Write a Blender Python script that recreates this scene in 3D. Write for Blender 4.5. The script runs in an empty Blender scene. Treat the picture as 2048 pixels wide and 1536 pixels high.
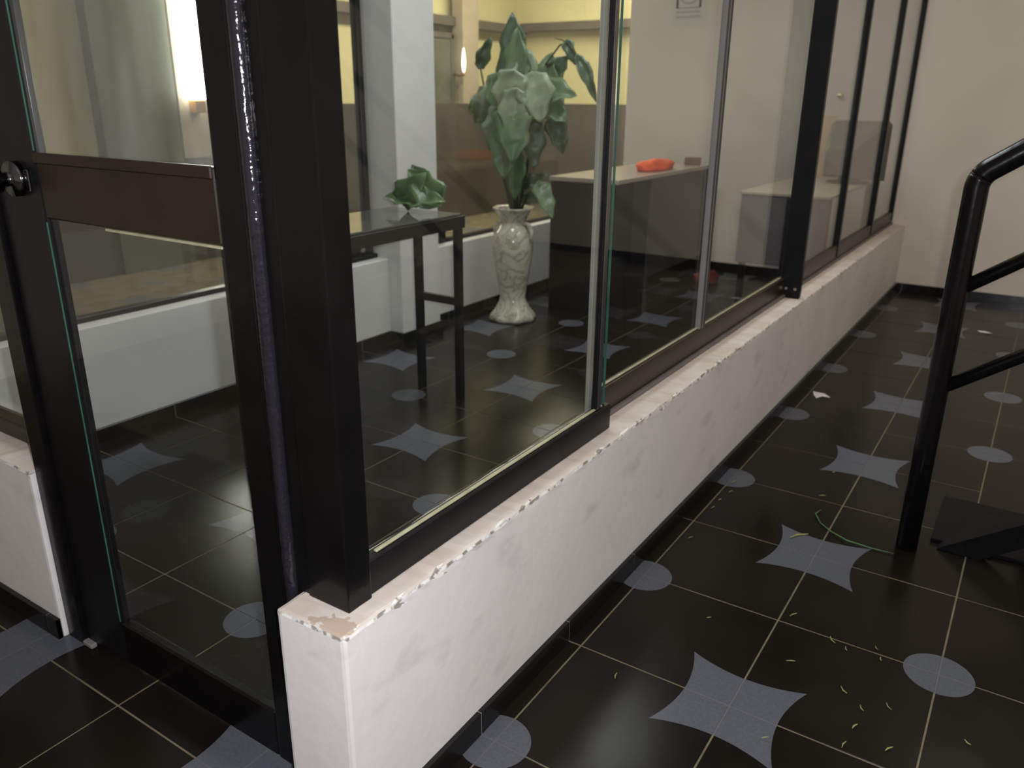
import bpy, bmesh, math, random
from mathutils import Vector, Matrix, noise
random.seed(7)
SC = bpy.context.scene
C = SC.collection

# ------------------------------------------------------------------ camera
cam_d = bpy.data.cameras.new('camera'); cam = bpy.data.objects.new('camera', cam_d); C.objects.link(cam)
CAM = Vector((0.6752, -1.9915, 1.1327))
rv = Vector((0.329383, 0.573398, 0.106120))
Rw = Matrix.Rotation(rv.length, 3, rv.normalized()) @ Matrix(((1, 0, 0), (0, 0, -1), (0, 1, 0)))
Xc, Yc, Zc = Rw[0], -Rw[1], -Rw[2]
cam.matrix_world = Matrix(((Xc[0], Yc[0], Zc[0], CAM[0]), (Xc[1], Yc[1], Zc[1], CAM[1]),
                           (Xc[2], Yc[2], Zc[2], CAM[2]), (0, 0, 0, 1)))
cam_d.sensor_width = 36.0
cam_d.lens = 36.0 * 1609.85 / 2048
cam_d.clip_start = 0.02; cam_d.clip_end = 100
cam_d.dof.use_dof = True; cam_d.dof.focus_distance = 1.45; cam_d.dof.aperture_fstop = 5.0
SC.camera = cam

# ------------------------------------------------------------------ world, lamps, exposure
w = bpy.data.worlds.new('world'); SC.world = w; w.use_nodes = True
w.node_tree.nodes['Background'].inputs[0].default_value = (0.05, 0.05, 0.06, 1)
w.node_tree.nodes['Background'].inputs[1].default_value = 0.3
SC.view_settings.view_transform = 'Standard'; SC.view_settings.look = 'None'
SC.view_settings.exposure = 0.6; SC.view_settings.gamma = 1.0
SC.view_settings.use_curve_mapping = False

def area(name, loc, sx, sy, power, col, rot=(0, 0, 0)):
    l = bpy.data.lights.new(name, 'AREA'); l.shape = 'RECTANGLE'; l.size = sx; l.size_y = sy
    l.energy = power; l.color = col
    o = bpy.data.objects.new(name, l); o.location = loc; o.rotation_euler = rot; C.objects.link(o); return o
area('corridor_ceiling_lamp', (0.95, 1.2, 2.66), 0.6, 2.4, 14, (1.0, 0.90, 0.78))
area('room_ceiling_lamp', (-1.0, 1.0, 2.66), 0.4, 2.0, 22, (0.93, 0.96, 0.98))
area('court_ceiling_lamp', (-3.2, 4.2, 2.66), 0.4, 2.4, 72, (1.0, 0.88, 0.60))
fl = bpy.data.lights.new('camera_flash', 'POINT'); fl.energy = 56; fl.color = (0.92, 0.94, 1.0); fl.shadow_soft_size = 0.012
fo = bpy.data.objects.new('camera_flash', fl); fo.location = CAM + Xc * 0.045 + Yc * 0.03; C.objects.link(fo)

# ------------------------------------------------------------------ materials
def mat(name):
    m = bpy.data.materials.new(name); m.use_nodes = True
    nt = m.node_tree; b = nt.nodes['Principled BSDF']
    return m, nt, b
def N(nt, t, **k):
    n = nt.nodes.new(t)
    for a, v in k.items(): setattr(n, a, v)
    return n
def ramp(nt, fac, stops):
    r = N(nt, 'ShaderNodeValToRGB'); e = r.color_ramp.elements
    while len(e) > 1: e.remove(e[-1])
    for i, (p, c) in enumerate(stops):
        el = e[0] if i == 0 else e.new(p)
        el.position = p; el.color = (*c, 1) if len(c) == 3 else c
    nt.links.new(fac, r.inputs[0]); return r
def simple(name, c, rough=0.5, metal=0.0, var=0.15, scale=12, bump=0.0, bscale=60, coat=0.0):
    m, nt, b = mat(name)
    tc = N(nt, 'ShaderNodeTexCoord'); nz = N(nt, 'ShaderNodeTexNoise')
    nz.inputs['Scale'].default_value = scale; nz.inputs['Detail'].default_value = 5
    nt.links.new(tc.outputs['Object'], nz.inputs['Vector'])
    lo = tuple(max(0, x * (1 - var)) for x in c); hi = tuple(min(1, x * (1 + var)) for x in c)
    r = ramp(nt, nz.outputs['Fac'], [(0.3, lo), (0.7, hi)])
    nt.links.new(r.outputs[0], b.inputs['Base Color'])
    b.inputs['Roughness'].default_value = rough; b.inputs['Metallic'].default_value = metal
    b.inputs['Coat Weight'].default_value = coat
    if bump:
        n2 = N(nt, 'ShaderNodeTexNoise'); n2.inputs['Scale'].default_value = bscale; n2.inputs['Detail'].default_value = 4
        nt.links.new(tc.outputs['Object'], n2.inputs['Vector'])
        bp = N(nt, 'ShaderNodeBump'); bp.inputs['Strength'].default_value = bump; bp.inputs['Distance'].default_value = 0.004
        nt.links.new(n2.outputs['Fac'], bp.inputs['Height']); nt.links.new(bp.outputs[0], b.inputs['Normal'])
    return m
def emit(name, c, s):
    m, nt, b = mat(name)
    b.inputs['Base Color'].default_value = (*c, 1)
    b.inputs['Emission Color'].default_value = (*c, 1); b.inputs['Emission Strength'].default_value = s
    return m

def glass(name, tint=(0.945, 0.962, 0.962), dirt=0.03, dirt_hi=0.10, dscale=3.0, stretch=(1, 1, 0.35)):
    m = bpy.data.materials.new(name); m.use_nodes = True; nt = m.node_tree; nt.nodes.clear()
    out = N(nt, 'ShaderNodeOutputMaterial'); tr = N(nt, 'ShaderNodeBsdfTransparent'); gl = N(nt, 'ShaderNodeBsdfGlossy')
    tr.inputs[0].default_value = (*tint, 1); gl.inputs['Roughness'].default_value = 0.012
    lw = N(nt, 'ShaderNodeLayerWeight'); lw.inputs[0].default_value = 0.5
    pw = N(nt, 'ShaderNodeMath', operation='POWER'); pw.inputs[1].default_value = 5
    nt.links.new(lw.outputs['Facing'], pw.inputs[0])
    ma = N(nt, 'ShaderNodeMath', operation='MULTIPLY_ADD'); ma.inputs[1].default_value = 0.95; ma.inputs[2].default_value = 0.042
    nt.links.new(pw.outputs[0], ma.inputs[0])
    mx = N(nt, 'ShaderNodeMixShader'); nt.links.new(ma.outputs[0], mx.inputs[0])
    nt.links.new(tr.outputs[0], mx.inputs[1]); nt.links.new(gl.outputs[0], mx.inputs[2])
    df = N(nt, 'ShaderNodeBsdfDiffuse'); df.inputs[0].default_value = (0.62, 0.62, 0.56, 1)
    tc = N(nt, 'ShaderNodeTexCoord'); mp = N(nt, 'ShaderNodeMapping'); mp.inputs['Scale'].default_value = stretch
    nz = N(nt, 'ShaderNodeTexNoise'); nz.inputs['Scale'].default_value = dscale; nz.inputs['Detail'].default_value = 4
    nt.links.new(tc.outputs['Object'], mp.inputs[0]); nt.links.new(mp.outputs[0], nz.inputs['Vector'])
    mr = N(nt, 'ShaderNodeMapRange'); mr.inputs[1].default_value = 0.4; mr.inputs[2].default_value = 0.75
    mr.inputs[3].default_value = dirt; mr.inputs[4].default_value = dirt_hi
    nt.links.new(nz.outputs['Fac'], mr.inputs[0])
    m2 = N(nt, 'ShaderNodeMixShader'); nt.links.new(mr.outputs[0], m2.inputs[0])
    nt.links.new(mx.outputs[0], m2.inputs[1]); nt.links.new(df.outputs[0], m2.inputs[2])
    nt.links.new(m2.outputs[0], out.inputs[0])
    return m

M = {}
M['glass'] = glass('clear_glass', dirt=0.001, dirt_hi=0.008)
M['door_glass'] = glass('smudged_glass', dirt=0.02, dirt_hi=0.22, dscale=3.0, stretch=(3.2, 1, 0.5))
M['inner_glass'] = glass('inner_glass', dirt=0.01, dirt_hi=0.05)
M['plaster'] = simple('cream_plaster', (0.68, 0.61, 0.53), 0.75, var=0.06, scale=2.0, bump=0.12, bscale=120)
M['white_wall'] = simple('white_plaster', (0.72, 0.70, 0.67), 0.7, var=0.05, scale=3, bump=0.1, bscale=100)
M['ceiling'] = simple('ceiling_paint', (0.75, 0.72, 0.66), 0.8, var=0.04)
M['black_paint'] = simple('black_gloss_paint', (0.005, 0.0045, 0.0045), 0.22, var=0.2, bump=0.10, bscale=45)
M['black_metal'] = simple('black_metal_frame', (0.007, 0.0065, 0.007), 0.34, var=0.2, bump=0.06, bscale=30)
M['brown_metal'] = simple('bronze_aluminium', (0.026, 0.017, 0.011), 0.35, metal=0.2, var=0.2)
M['steel_line'] = simple('polished_aluminium', (0.26, 0.27, 0.28), 0.2, metal=0.9, var=0.08)
M['pale_stile'] = simple('pale_aluminium_stile', (0.34, 0.34, 0.29), 0.4, var=0.1)
M['bead'] = simple('pale_glazing_bead', (0.36, 0.34, 0.22), 0.5, var=0.2, scale=30)
M['glass_edge'] = simple('green_edge_and_highlight', (0.035, 0.11, 0.08), 0.2, var=0.2)  # pane edge, and the highlight strips painted on the door stile
M['skirt'] = simple('black_skirting_tile', (0.008, 0.007, 0.007), 0.2, var=0.3, scale=6)
M['chrome'] = simple('chrome', (0.75, 0.75, 0.78), 0.12, metal=1.0, var=0.05)
M['dark_chrome'] = simple('dark_chrome', (0.13, 0.13, 0.14), 0.14, metal=1.0, var=0.05)
M['brass'] = simple('brass', (0.72, 0.42, 0.16), 0.25, metal=1.0, var=0.1)
M['glint_brass'] = simple('glint_knob_brass', (0.95, 0.80, 0.45), 0.28, metal=1.0, var=0.02)
M['rubber_seal'] = simple('glossy_black_seal', (0.012, 0.011, 0.016), 0.10, var=0.1, bump=0.55, bscale=70)
M['desk_black'] = simple('black_laminate', (0.007, 0.0055, 0.008), 0.4, var=0.15)
M['desk_grey'] = simple('grey_laminate', (0.050, 0.047, 0.044), 0.5, var=0.1)
M['desk_top'] = simple('pale_laminate', (0.44, 0.38, 0.28), 0.45, var=0.06)
M['pale_top'] = simple('pale_gloss_laminate', (0.40, 0.34, 0.29), 0.22, var=0.06)
M['panel_grey'] = simple('grey_panel', (0.14, 0.125, 0.125), 0.55, var=0.08)
M['navy'] = simple('dark_navy_panel', (0.007, 0.008, 0.015), 0.45, var=0.1)
M['plastic_grey'] = simple('grey_plastic', (0.20, 0.19, 0.18), 0.5, var=0.06)
M['monitor'] = simple('monitor_plastic', (0.095, 0.09, 0.075), 0.5, var=0.06)
M['plastic_dark'] = simple('dark_plastic', (0.05, 0.045, 0.045), 0.5, var=0.1)
M['tan_card'] = simple('tan_card', (0.62, 0.44, 0.25), 0.7, var=0.08)
M['orange'] = simple('orange_cloth', (0.80, 0.10, 0.02), 0.7, var=0.2, scale=25, bump=0.3)
M['red'] = simple('dark_red_cloth', (0.20, 0.02, 0.02), 0.8, var=0.3, scale=20)
M['brown'] = simple('brown_cardboard', (0.16, 0.09, 0.07), 0.7, var=0.2)
M['paper'] = simple('white_paper', (0.72, 0.70, 0.71), 0.7, var=0.04, scale=30)
M['aged_paper'] = simple('aged_paper', (0.60, 0.58, 0.53), 0.8, var=0.05, scale=30)
M['ink'] = simple('dark_ink', (0.06, 0.045, 0.06), 0.7, var=0.2)
M['ink_pale'] = simple('faded_ink', (0.42, 0.42, 0.41), 0.8, var=0.2, scale=60)
M['grass'] = simple('dry_grass', (0.26, 0.26, 0.09), 0.6, var=0.3, scale=40)
M['grass_green'] = simple('fresh_grass', (0.06, 0.15, 0.05), 0.5, var=0.3, scale=40)
M['outer_yellow'] = simple('yellow_plaster', (0.66, 0.60, 0.36), 0.8, var=0.10, scale=1.2)
M['outer_dark'] = simple('brown_render', (0.060, 0.050, 0.038), 0.7, var=0.35, scale=2.5)
M['outer_tan'] = simple('tan_pillar_paint', (0.40, 0.34, 0.26), 0.8, var=0.08)
M['outer_green'] = simple('green_grey_paint', (0.10, 0.105, 0.075), 0.6, var=0.12)
M['beam'] = simple('dark_beam', (0.10, 0.085, 0.07), 0.6, var=0.15)
M['tube'] = emit('lit_tube', (1.0, 0.97, 0.84), 14.0)
M['bulb'] = emit('lit_bulb', (1.0, 0.95, 0.85), 3.0)
M['step'] = simple('black_granite', (0.005, 0.005, 0.006), 0.4, var=0.4, scale=30)
for k_, v_ in (('step', 0.08), ('black_paint', 0.22), ('black_metal', 0.22), ('brown_metal', 0.3), ('skirt', 0.3), ('desk_black', 0.2), ('navy', 0.2), ('desk_grey', 0.3)):
    M[k_].node_tree.nodes['Principled BSDF'].inputs['Specular IOR Level'].default_value = v_
M['bark'] = simple('plant_stem', (0.030, 0.045, 0.022), 0.6, var=0.3)

# black tile with grey quarter circle at the (0,0) corner and a quarter of a concave star at the (1,1) corner
S = 0.335
def tile_mat():
    m, nt, b = mat('black_patterned_tile')
    L = nt.links
    tc = N(nt, 'ShaderNodeTexCoord'); sp = N(nt, 'ShaderNodeSeparateXYZ'); L.new(tc.outputs['Object'], sp.inputs[0])
    def mth(op, a, bb=None, c=None):
        n = N(nt, 'ShaderNodeMath', operation=op)
        for i, v in enumerate((a, bb, c)):
            if v is None: continue
            if isinstance(v, (int, float)): n.inputs[i].default_value = v
            else: L.new(v, n.inputs[i])
        return n.outputs[0]
    h = S / 2
    cx = mth('ADD', sp.outputs[0], h); cy = mth('ADD', sp.outputs[1], h)
    d = mth('SQRT', mth('ADD', mth('MULTIPLY', cx, cx), mth('MULTIPLY', cy, cy)))
    circ = mth('LESS_THAN', d, 0.068)
    ax = mth('ABSOLUTE', mth('SUBTRACT', sp.outputs[0], h)); ay = mth('ABSOLUTE', mth('SUBTRACT', sp.outputs[1], h))
    # star: |x| < e + k*y^2  and |y| < e + k*x^2   (tips at 0.119, waist 0.097->0.088)
    k = (0.120 - 0.094) / 0.120 ** 2
    s1 = mth('LESS_THAN', ax, mth('MULTIPLY_ADD', mth('MULTIPLY', ay, ay), k, 0.094))
    s2 = mth('LESS_THAN', ay, mth('MULTIPLY_ADD', mth('MULTIPLY', ax, ax), k, 0.094))
    s3 = mth('LESS_THAN', mth('MAXIMUM', ax, ay), 0.120)
    star = mth('MULTIPLY', mth('MULTIPLY', s1, s2), s3)
    mask = mth('MAXIMUM', circ, star)
    geo = N(nt, 'ShaderNodeNewGeometry')
    n1 = N(nt, 'ShaderNodeTexNoise'); n1.inputs['Scale'].default_value = 2.2; n1.inputs['Detail'].default_value = 6
    L.new(geo.outputs['Position'], n1.inputs['Vector'])
    n2 = N(nt, 'ShaderNodeTexNoise'); n2.inputs['Scale'].default_value = 160; n2.inputs['Detail'].default_value = 3
    L.new(geo.outputs['Position'], n2.inputs['Vector'])
    dark = ramp(nt, n1.outputs['Fac'], [(0.3, (0.005, 0.004, 0.003)), (0.75, (0.016, 0.013, 0.0098))])
    grey = ramp(nt, n2.outputs['Fac'], [(0.35, (0.082, 0.088, 0.104)), (0.65, (0.098, 0.104, 0.122))])
    mx = N(nt, 'ShaderNodeMix', data_type='RGBA'); L.new(mask, mx.inputs[0])
    L.new(dark.outputs[0], mx.inputs[6]); L.new(grey.outputs[0], mx.inputs[7])
    L.new(mx.outputs[2], b.inputs['Base Color'])
    rr = N(nt, 'ShaderNodeMapRange'); rr.inputs[3].default_value = 0.12; rr.inputs[4].default_value = 0.30
    L.new(n1.outputs['Fac'], rr.inputs[0])
    L.new(rr.outputs[0], b.inputs['Roughness'])
    b.inputs['Specular IOR Level'].default_value = 0.13
    return m
M['tile'] = tile_mat()
def grout_mat():
    m, nt, b = mat('tan_grout'); L = nt.links
    geo = N(nt, 'ShaderNodeNewGeometry'); sp = N(nt, 'ShaderNodeSeparateXYZ'); L.new(geo.outputs['Position'], sp.inputs[0])
    def mth(op, a, bb=None):
        n = N(nt, 'ShaderNodeMath', operation=op)
        for i, v in enumerate((a, bb)):
            if v is None: continue
            if isinstance(v, (int, float)): n.inputs[i].default_value = v
            else: L.new(v, n.inputs[i])
        return n.outputs[0]
    xe = mth('PINGPONG', sp.outputs[0], S); ye = mth('PINGPONG', sp.outputs[1], S)
    xo = mth('SUBTRACT', S, xe); yo = mth('SUBTRACT', S, ye)
    circ = mth('LESS_THAN', mth('SQRT', mth('ADD', mth('MULTIPLY', xe, xe), mth('MULTIPLY', yo, yo))), 0.068)
    star = mth('LESS_THAN', mth('MAXIMUM', xo, ye), 0.094)
    mask = mth('MAXIMUM', circ, star)
    n1 = N(nt, 'ShaderNodeTexNoise'); n1.inputs['Scale'].default_value = 9; n1.inputs['Detail'].default_value = 4
    L.new(geo.outputs['Position'], n1.inputs['Vector'])
    r = ramp(nt, n1.outputs['Fac'], [(0.3, (0.10, 0.082, 0.048)), (0.7, (0.20, 0.165, 0.10))])
    mx = N(nt, 'ShaderNodeMix', data_type='RGBA'); L.new(mask, mx.inputs[0])
    L.new(r.outputs[0], mx.inputs[6]); mx.inputs[7].default_value = (0.10, 0.10, 0.11, 1)
    L.new(mx.outputs[2], b.inputs['Base Color']); b.inputs['Roughness'].default_value = 0.85
    return m
M['grout'] = grout_mat()
M['joint'] = simple('grey_joint_filler', (0.16, 0.15, 0.14), 0.85, var=0.2)

def kerb_mat():
    # scuffed white paint; the painted coat is chipped and stained along the top arris
    m, nt, b = mat('scuffed_white_paint'); L = nt.links
    geo = N(nt, 'ShaderNodeNewGeometry'); sp = N(nt, 'ShaderNodeSeparateXYZ'); L.new(geo.outputs['Position'], sp.inputs[0])
    def nz(scale, det=5, st=None):
        n = N(nt, 'ShaderNodeTexNoise'); n.inputs['Scale'].default_value = scale; n.inputs['Detail'].default_value = det
        if st:
            mp = N(nt, 'ShaderNodeMapping'); mp.inputs['Scale'].default_value = st
            L.new(geo.outputs['Position'], mp.inputs[0]); L.new(mp.outputs[0], n.inputs['Vector'])
        else: L.new(geo.outputs['Position'], n.inputs['Vector'])
        return n
    base = ramp(nt, nz(3).outputs['Fac'], [(0.3, (0.72, 0.69, 0.675)), (0.7, (0.80, 0.765, 0.745))])
    sm = ramp(nt, nz(9, 5, (1, 0.8, 1.5)).outputs['Fac'], [(0.60, (0, 0, 0)), (0.80, (0.55, 0.55, 0.55))])
    mx = N(nt, 'ShaderNodeMix', data_type='RGBA'); L.new(sm.outputs[0], mx.inputs[0])
    L.new(base.outputs[0], mx.inputs[6]); mx.inputs[7].default_value = (0.42, 0.41, 0.39, 1)
    # worn top face: tan primer showing through
    tan = ramp(nt, nz(13, 4).outputs['Fac'], [(0.30, (0.60, 0.50, 0.42)), (0.70, (0.70, 0.64, 0.59))])
    nsp = N(nt, 'ShaderNodeSeparateXYZ'); L.new(geo.outputs['True Normal'], nsp.inputs[0])
    up = N(nt, 'ShaderNodeMath', operation='GREATER_THAN'); up.inputs[1].default_value = 0.6; L.new(nsp.outputs[2], up.inputs[0])
    m2 = N(nt, 'ShaderNodeMix', data_type='RGBA'); L.new(up.outputs[0], m2.inputs[0])
    L.new(mx.outputs[2], m2.inputs[6]); L.new(tan.outputs[0], m2.inputs[7])
    # arris wear: faces of the bevel
    df = N(nt, 'ShaderNodeMath', operation='SUBTRACT'); df.inputs[1].default_value = 0.55
    L.new(nsp.outputs[2], df.inputs[0])
    ab = N(nt, 'ShaderNodeMath', operation='ABSOLUTE'); L.new(df.outputs[0], ab.inputs[0])
    lt = N(nt, 'ShaderNodeMath', operation='LESS_THAN'); lt.inputs[1].default_value = 0.42; L.new(ab.outputs[0], lt.inputs[0])
    chip = ramp(nt, nz(55, 4).outputs['Fac'], [(0.42, (0.30, 0.27, 0.24)), (0.52, (0.80, 0.78, 0.74)), (0.70, (0.86, 0.85, 0.82))])
    m3 = N(nt, 'ShaderNodeMix', data_type='RGBA'); L.new(lt.outputs[0], m3.inputs[0])
    L.new(m2.outputs[2], m3.inputs[6]); L.new(chip.outputs[0], m3.inputs[7])
    # chips down the vertical arris at the free end
    ax_ = N(nt, 'ShaderNodeMath', operation='ABSOLUTE'); L.new(nsp.outputs[0], ax_.inputs[0])
    ay_ = N(nt, 'ShaderNodeMath', operation='ABSOLUTE'); L.new(nsp.outputs[1], ay_.inputs[0])
    mn = N(nt, 'ShaderNodeMath', operation='MINIMUM'); L.new(ax_.outputs[0], mn.inputs[0]); L.new(ay_.outputs[0], mn.inputs[1])
    gt = N(nt, 'ShaderNodeMath', operation='GREATER_THAN'); gt.inputs[1].default_value = 0.25; L.new(mn.outputs[0], gt.inputs[0])
    chip2 = ramp(nt, nz(30, 5).outputs['Fac'], [(0.44, (0.40, 0.38, 0.35)), (0.50, (0.76, 0.73, 0.71))])
    m4 = N(nt, 'ShaderNodeMix', data_type='RGBA'); L.new(gt.outputs[0], m4.inputs[0])
    L.new(m3.outputs[2], m4.inputs[6]); L.new(chip2.outputs[0], m4.inputs[7])
    # bare tan patch where the coat has flaked off at the outer top corner
    vd = N(nt, 'ShaderNodeVectorMath', operation='DISTANCE'); L.new(geo.outputs['Position'], vd.inputs[0]); vd.inputs[1].default_value = (-0.075, -1.318, 0.412)
    na = N(nt, 'ShaderNodeMath', operation='MULTIPLY_ADD'); na.inputs[1].default_value = 0.11; na.inputs[2].default_value = -0.055
    L.new(nz(35, 4).outputs['Fac'], na.inputs[0])
    ad = N(nt, 'ShaderNodeMath', operation='ADD'); L.new(vd.outputs['Value'], ad.inputs[0]); L.new(na.outputs[0], ad.inputs[1])
    l2 = N(nt, 'ShaderNodeMath', operation='LESS_THAN'); l2.inputs[1].default_value = 0.030; L.new(ad.outputs[0], l2.inputs[0])
    m5 = N(nt, 'ShaderNodeMix', data_type='RGBA'); pm = N(nt, 'ShaderNodeMath', operation='MULTIPLY'); L.new(l2.outputs[0], pm.inputs[0]); L.new(up.outputs[0], pm.inputs[1]); L.new(pm.outputs[0], m5.inputs[0])
    L.new(m4.outputs[2], m5.inputs[6]); m5.inputs[7].default_value = (0.50, 0.40, 0.32, 1)
    L.new(m5.outputs[2], b.inputs['Base Color'])
    b.inputs['Roughness'].default_value = 0.55
    bp = N(nt, 'ShaderNodeBump'); bp.inputs['Strength'].default_value = 0.25; bp.inputs['Distance'].default_value = 0.004
    L.new(nz(28, 6).outputs['Fac'], bp.inputs['Height']); L.new(bp.outputs[0], b.inputs['Normal'])
    return m
M['kerb'] = kerb_mat()

def marble():
    m, nt, b = mat('cream_marbled_ceramic'); L = nt.links
    tc = N(nt, 'ShaderNodeTexCoord'); n = N(nt, 'ShaderNodeTexNoise'); n.inputs['Scale'].default_value = 9; n.inputs['Detail'].default_value = 6
    n.inputs['Distortion'].default_value = 1.2
    L.new(tc.outputs['Object'], n.inputs['Vector'])
    r = ramp(nt, n.outputs['Fac'], [(0.36, (0.66, 0.62, 0.48)), (0.46, (0.60, 0.57, 0.46)), (0.50, (0.36, 0.34, 0.26)), (0.54, (0.62, 0.58, 0.46)), (0.8, (0.74, 0.71, 0.58))])
    L.new(r.outputs[0], b.inputs['Base Color']); b.inputs['Roughness'].default_value = 0.12; b.inputs['Coat Weight'].default_value = 0.4
    return m
M['marble'] = marble()
def leafm(name, c1, c2):
    m, nt, b = mat(name); L = nt.links
    tc = N(nt, 'ShaderNodeTexCoord'); n = N(nt, 'ShaderNodeTexNoise'); n.inputs['Scale'].default_value = 14; n.inputs['Detail'].default_value = 4
    L.new(tc.outputs['Object'], n.inputs['Vector'])
    r = ramp(nt, n.outputs['Fac'], [(0.3, c1), (0.7, c2)])
    L.new(r.outputs[0], b.inputs['Base Color']); b.inputs['Roughness'].default_value = 0.38
    return m
M['leaf'] = leafm('green_leaf', (0.085, 0.145, 0.065), (0.14, 0.21, 0.10))
M['leaf_pale'] = leafm('pale_grey_green_leaf', (0.19, 0.235, 0.145), (0.27, 0.31, 0.20))
M['leaf_dark'] = leafm('dark_leaf', (0.035, 0.07, 0.035), (0.07, 0.11, 0.05))
M['foil'] = leafm('mottled_green_leaf', (0.02, 0.07, 0.025), (0.16, 0.26, 0.10))

# ------------------------------------------------------------------ mesh helpers
def obj(name, bm, m, parent=None, smooth=False, loc=None):
    me = bpy.data.meshes.new(name); bm.normal_update(); bm.to_mesh(me); bm.free()
    for x in (m if isinstance(m, (list, tuple)) else [m]): me.materials.append(x)
    if smooth:
        for p in me.polygons: p.use_smooth = True
    o = bpy.data.objects.new(name, me); C.objects.link(o)
    if loc is not None: o.location = loc
    if parent: o.parent = parent
    return o
def tag(o, label, cat, group=None, kind=None):
    o['label'] = label; o['category'] = cat
    if group: o['group'] = group
    if kind: o['kind'] = kind
    return o
def thing(name, label, cat, loc=(0, 0, 0), group=None, kind=None):
    o = bpy.data.objects.new(name, None); C.objects.link(o); o.location = loc; o.empty_display_size = 0.05
    bpy.context.view_layer.update()
    return tag(o, label, cat, group, kind)
def B(x0, x1, y0, y1, z0, z1, bev=0.0, bm=None, seg=1):
    new = bm is None
    if new: bm = bmesh.new()
    r = bmesh.ops.create_cube(bm, size=1)
    vs = r['verts']
    for v in vs:
        v.co = Vector(((x0 + x1) / 2 + v.co.x * (x1 - x0), (y0 + y1) / 2 + v.co.y * (y1 - y0), (z0 + z1) / 2 + v.co.z * (z1 - z0)))
    if bev:
        es = list({e for v in vs for e in v.link_edges})
        bmesh.ops.bevel(bm, geom=es, offset=bev, segments=seg, affect='EDGES', profile=0.7)
    return bm
def tube(pts, r, n=14, bm=None, cap=True):
    if bm is None: bm = bmesh.new()
    pts = [Vector(p) for p in pts]; rs = r if isinstance(r, (list, tuple)) else [r] * len(pts)
    rings = []; up = None
    for i, p in enumerate(pts):
        t = (pts[min(i + 1, len(pts) - 1)] - pts[max(i - 1, 0)]).normalized()
        if up is None: up = Vector((0, 0, 1)) if abs(t.z) < 0.9 else Vector((1, 0, 0))
        a = t.cross(up).normalized(); b = a.cross(t).normalized(); up = b
        rings.append([bm.verts.new(p + (a * math.cos(2 * math.pi * k / n) + b * math.sin(2 * math.pi * k / n)) * rs[i]) for k in range(n)])
    for i in range(len(rings) - 1):
        for k in range(n):
            bm.faces.new((rings[i][k], rings[i][(k + 1) % n], rings[i + 1][(k + 1) % n], rings[i + 1][k]))
    if cap:
        bm.faces.new(rings[0]); bm.faces.new(list(reversed(rings[-1])))
    bmesh.ops.recalc_face_normals(bm, faces=bm.faces)
    return bm
def lathe(prof, n=36, flute=None, bm=None):
    if bm is None: bm = bmesh.new()
    rings = []
    for (r, z) in prof:
        ring = []
        for k in range(n):
            a = 2 * math.pi * k / n; rr = r
            if flute: rr = r * (1 + flute(z) * math.cos(8 * a))
            ring.append(bm.verts.new((rr * math.cos(a), rr * math.sin(a), z)))
        rings.append(ring)
    for i in range(len(rings) - 1):
        for k in range(n):
            bm.faces.new((rings[i][k], rings[i][(k + 1) % n], rings[i + 1][(k + 1) % n], rings[i + 1][k]))
    bm.faces.new(list(reversed(rings[0]))); bm.faces.new(rings[-1])
    bmesh.ops.recalc_face_normals(bm, faces=bm.faces)
    return bm
def box(name, m, parent, x0, x1, y0, y1, z0, z1, bev=0.0015, seg=1):
    return obj(name, B(x0, x1, y0, y1, z0, z1, bev, seg=seg), m, parent)
def struct(name, bm, m, label, cat):
    return tag(obj(name, bm, m), label, cat, kind='structure')

# ------------------------------------------------------------------ layout constants (metres)
KX0, KX1, KZ = -0.178, -0.040, 0.410      # white low wall: inner face, outer face, top
KY0, YB = -1.325, 3.555                   # its free end, back wall
IX = -1.915                               # room face of the far low wall
CEIL = 2.75; HEAD = 2.25

# ------------------------------------------------------------------ room shell
fl_o = struct('floor', B(-5.2, 3.0, -4.6, 7.0, -0.06, -0.0012), M['grout'], 'black tiled floor with grey circles and concave stars', 'floor')
# tiles
tb = B(-S / 2 + 0.0019, S / 2 - 0.0019, -S / 2 + 0.0019, S / 2 - 0.0019, -0.012, 0.0, 0.0006)
tile_me = bpy.data.meshes.new('tile'); tb.normal_update(); tb.to_mesh(tile_me); tb.free(); tile_me.materials.append(M['tile'])
def tile_rot(i, j):
    # circle belongs on grid nodes (even, odd); the tile spans nodes i..i+1, j..j+1
    ci = i if i % 2 == 0 else i + 1
    cj = j if j % 2 == 1 else j + 1
    dx, dy = ci - i, cj - j
    return {(0, 0): 0, (1, 0): math.pi / 2, (1, 1): math.pi, (0, 1): -math.pi / 2}[(dx, dy)]
I0, I1, J0, J1 = -6, 4, -6, 10
def add_tiles(cells, joined=None):
    for (i, j) in cells:
        M4 = Matrix.Translation(((i + 0.5) * S, (j + 0.5) * S, random.uniform(-0.0004, 0.0002))) @ Matrix.Rotation(tile_rot(i, j), 4, 'Z')
        o = bpy.data.objects.new('tile', tile_me); C.objects.link(o); o.parent = fl_o; o.matrix_basis = M4
add_tiles([(i, j) for i in range(I0, I1 + 1) for j in range(J0, J1 + 1)])

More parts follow.
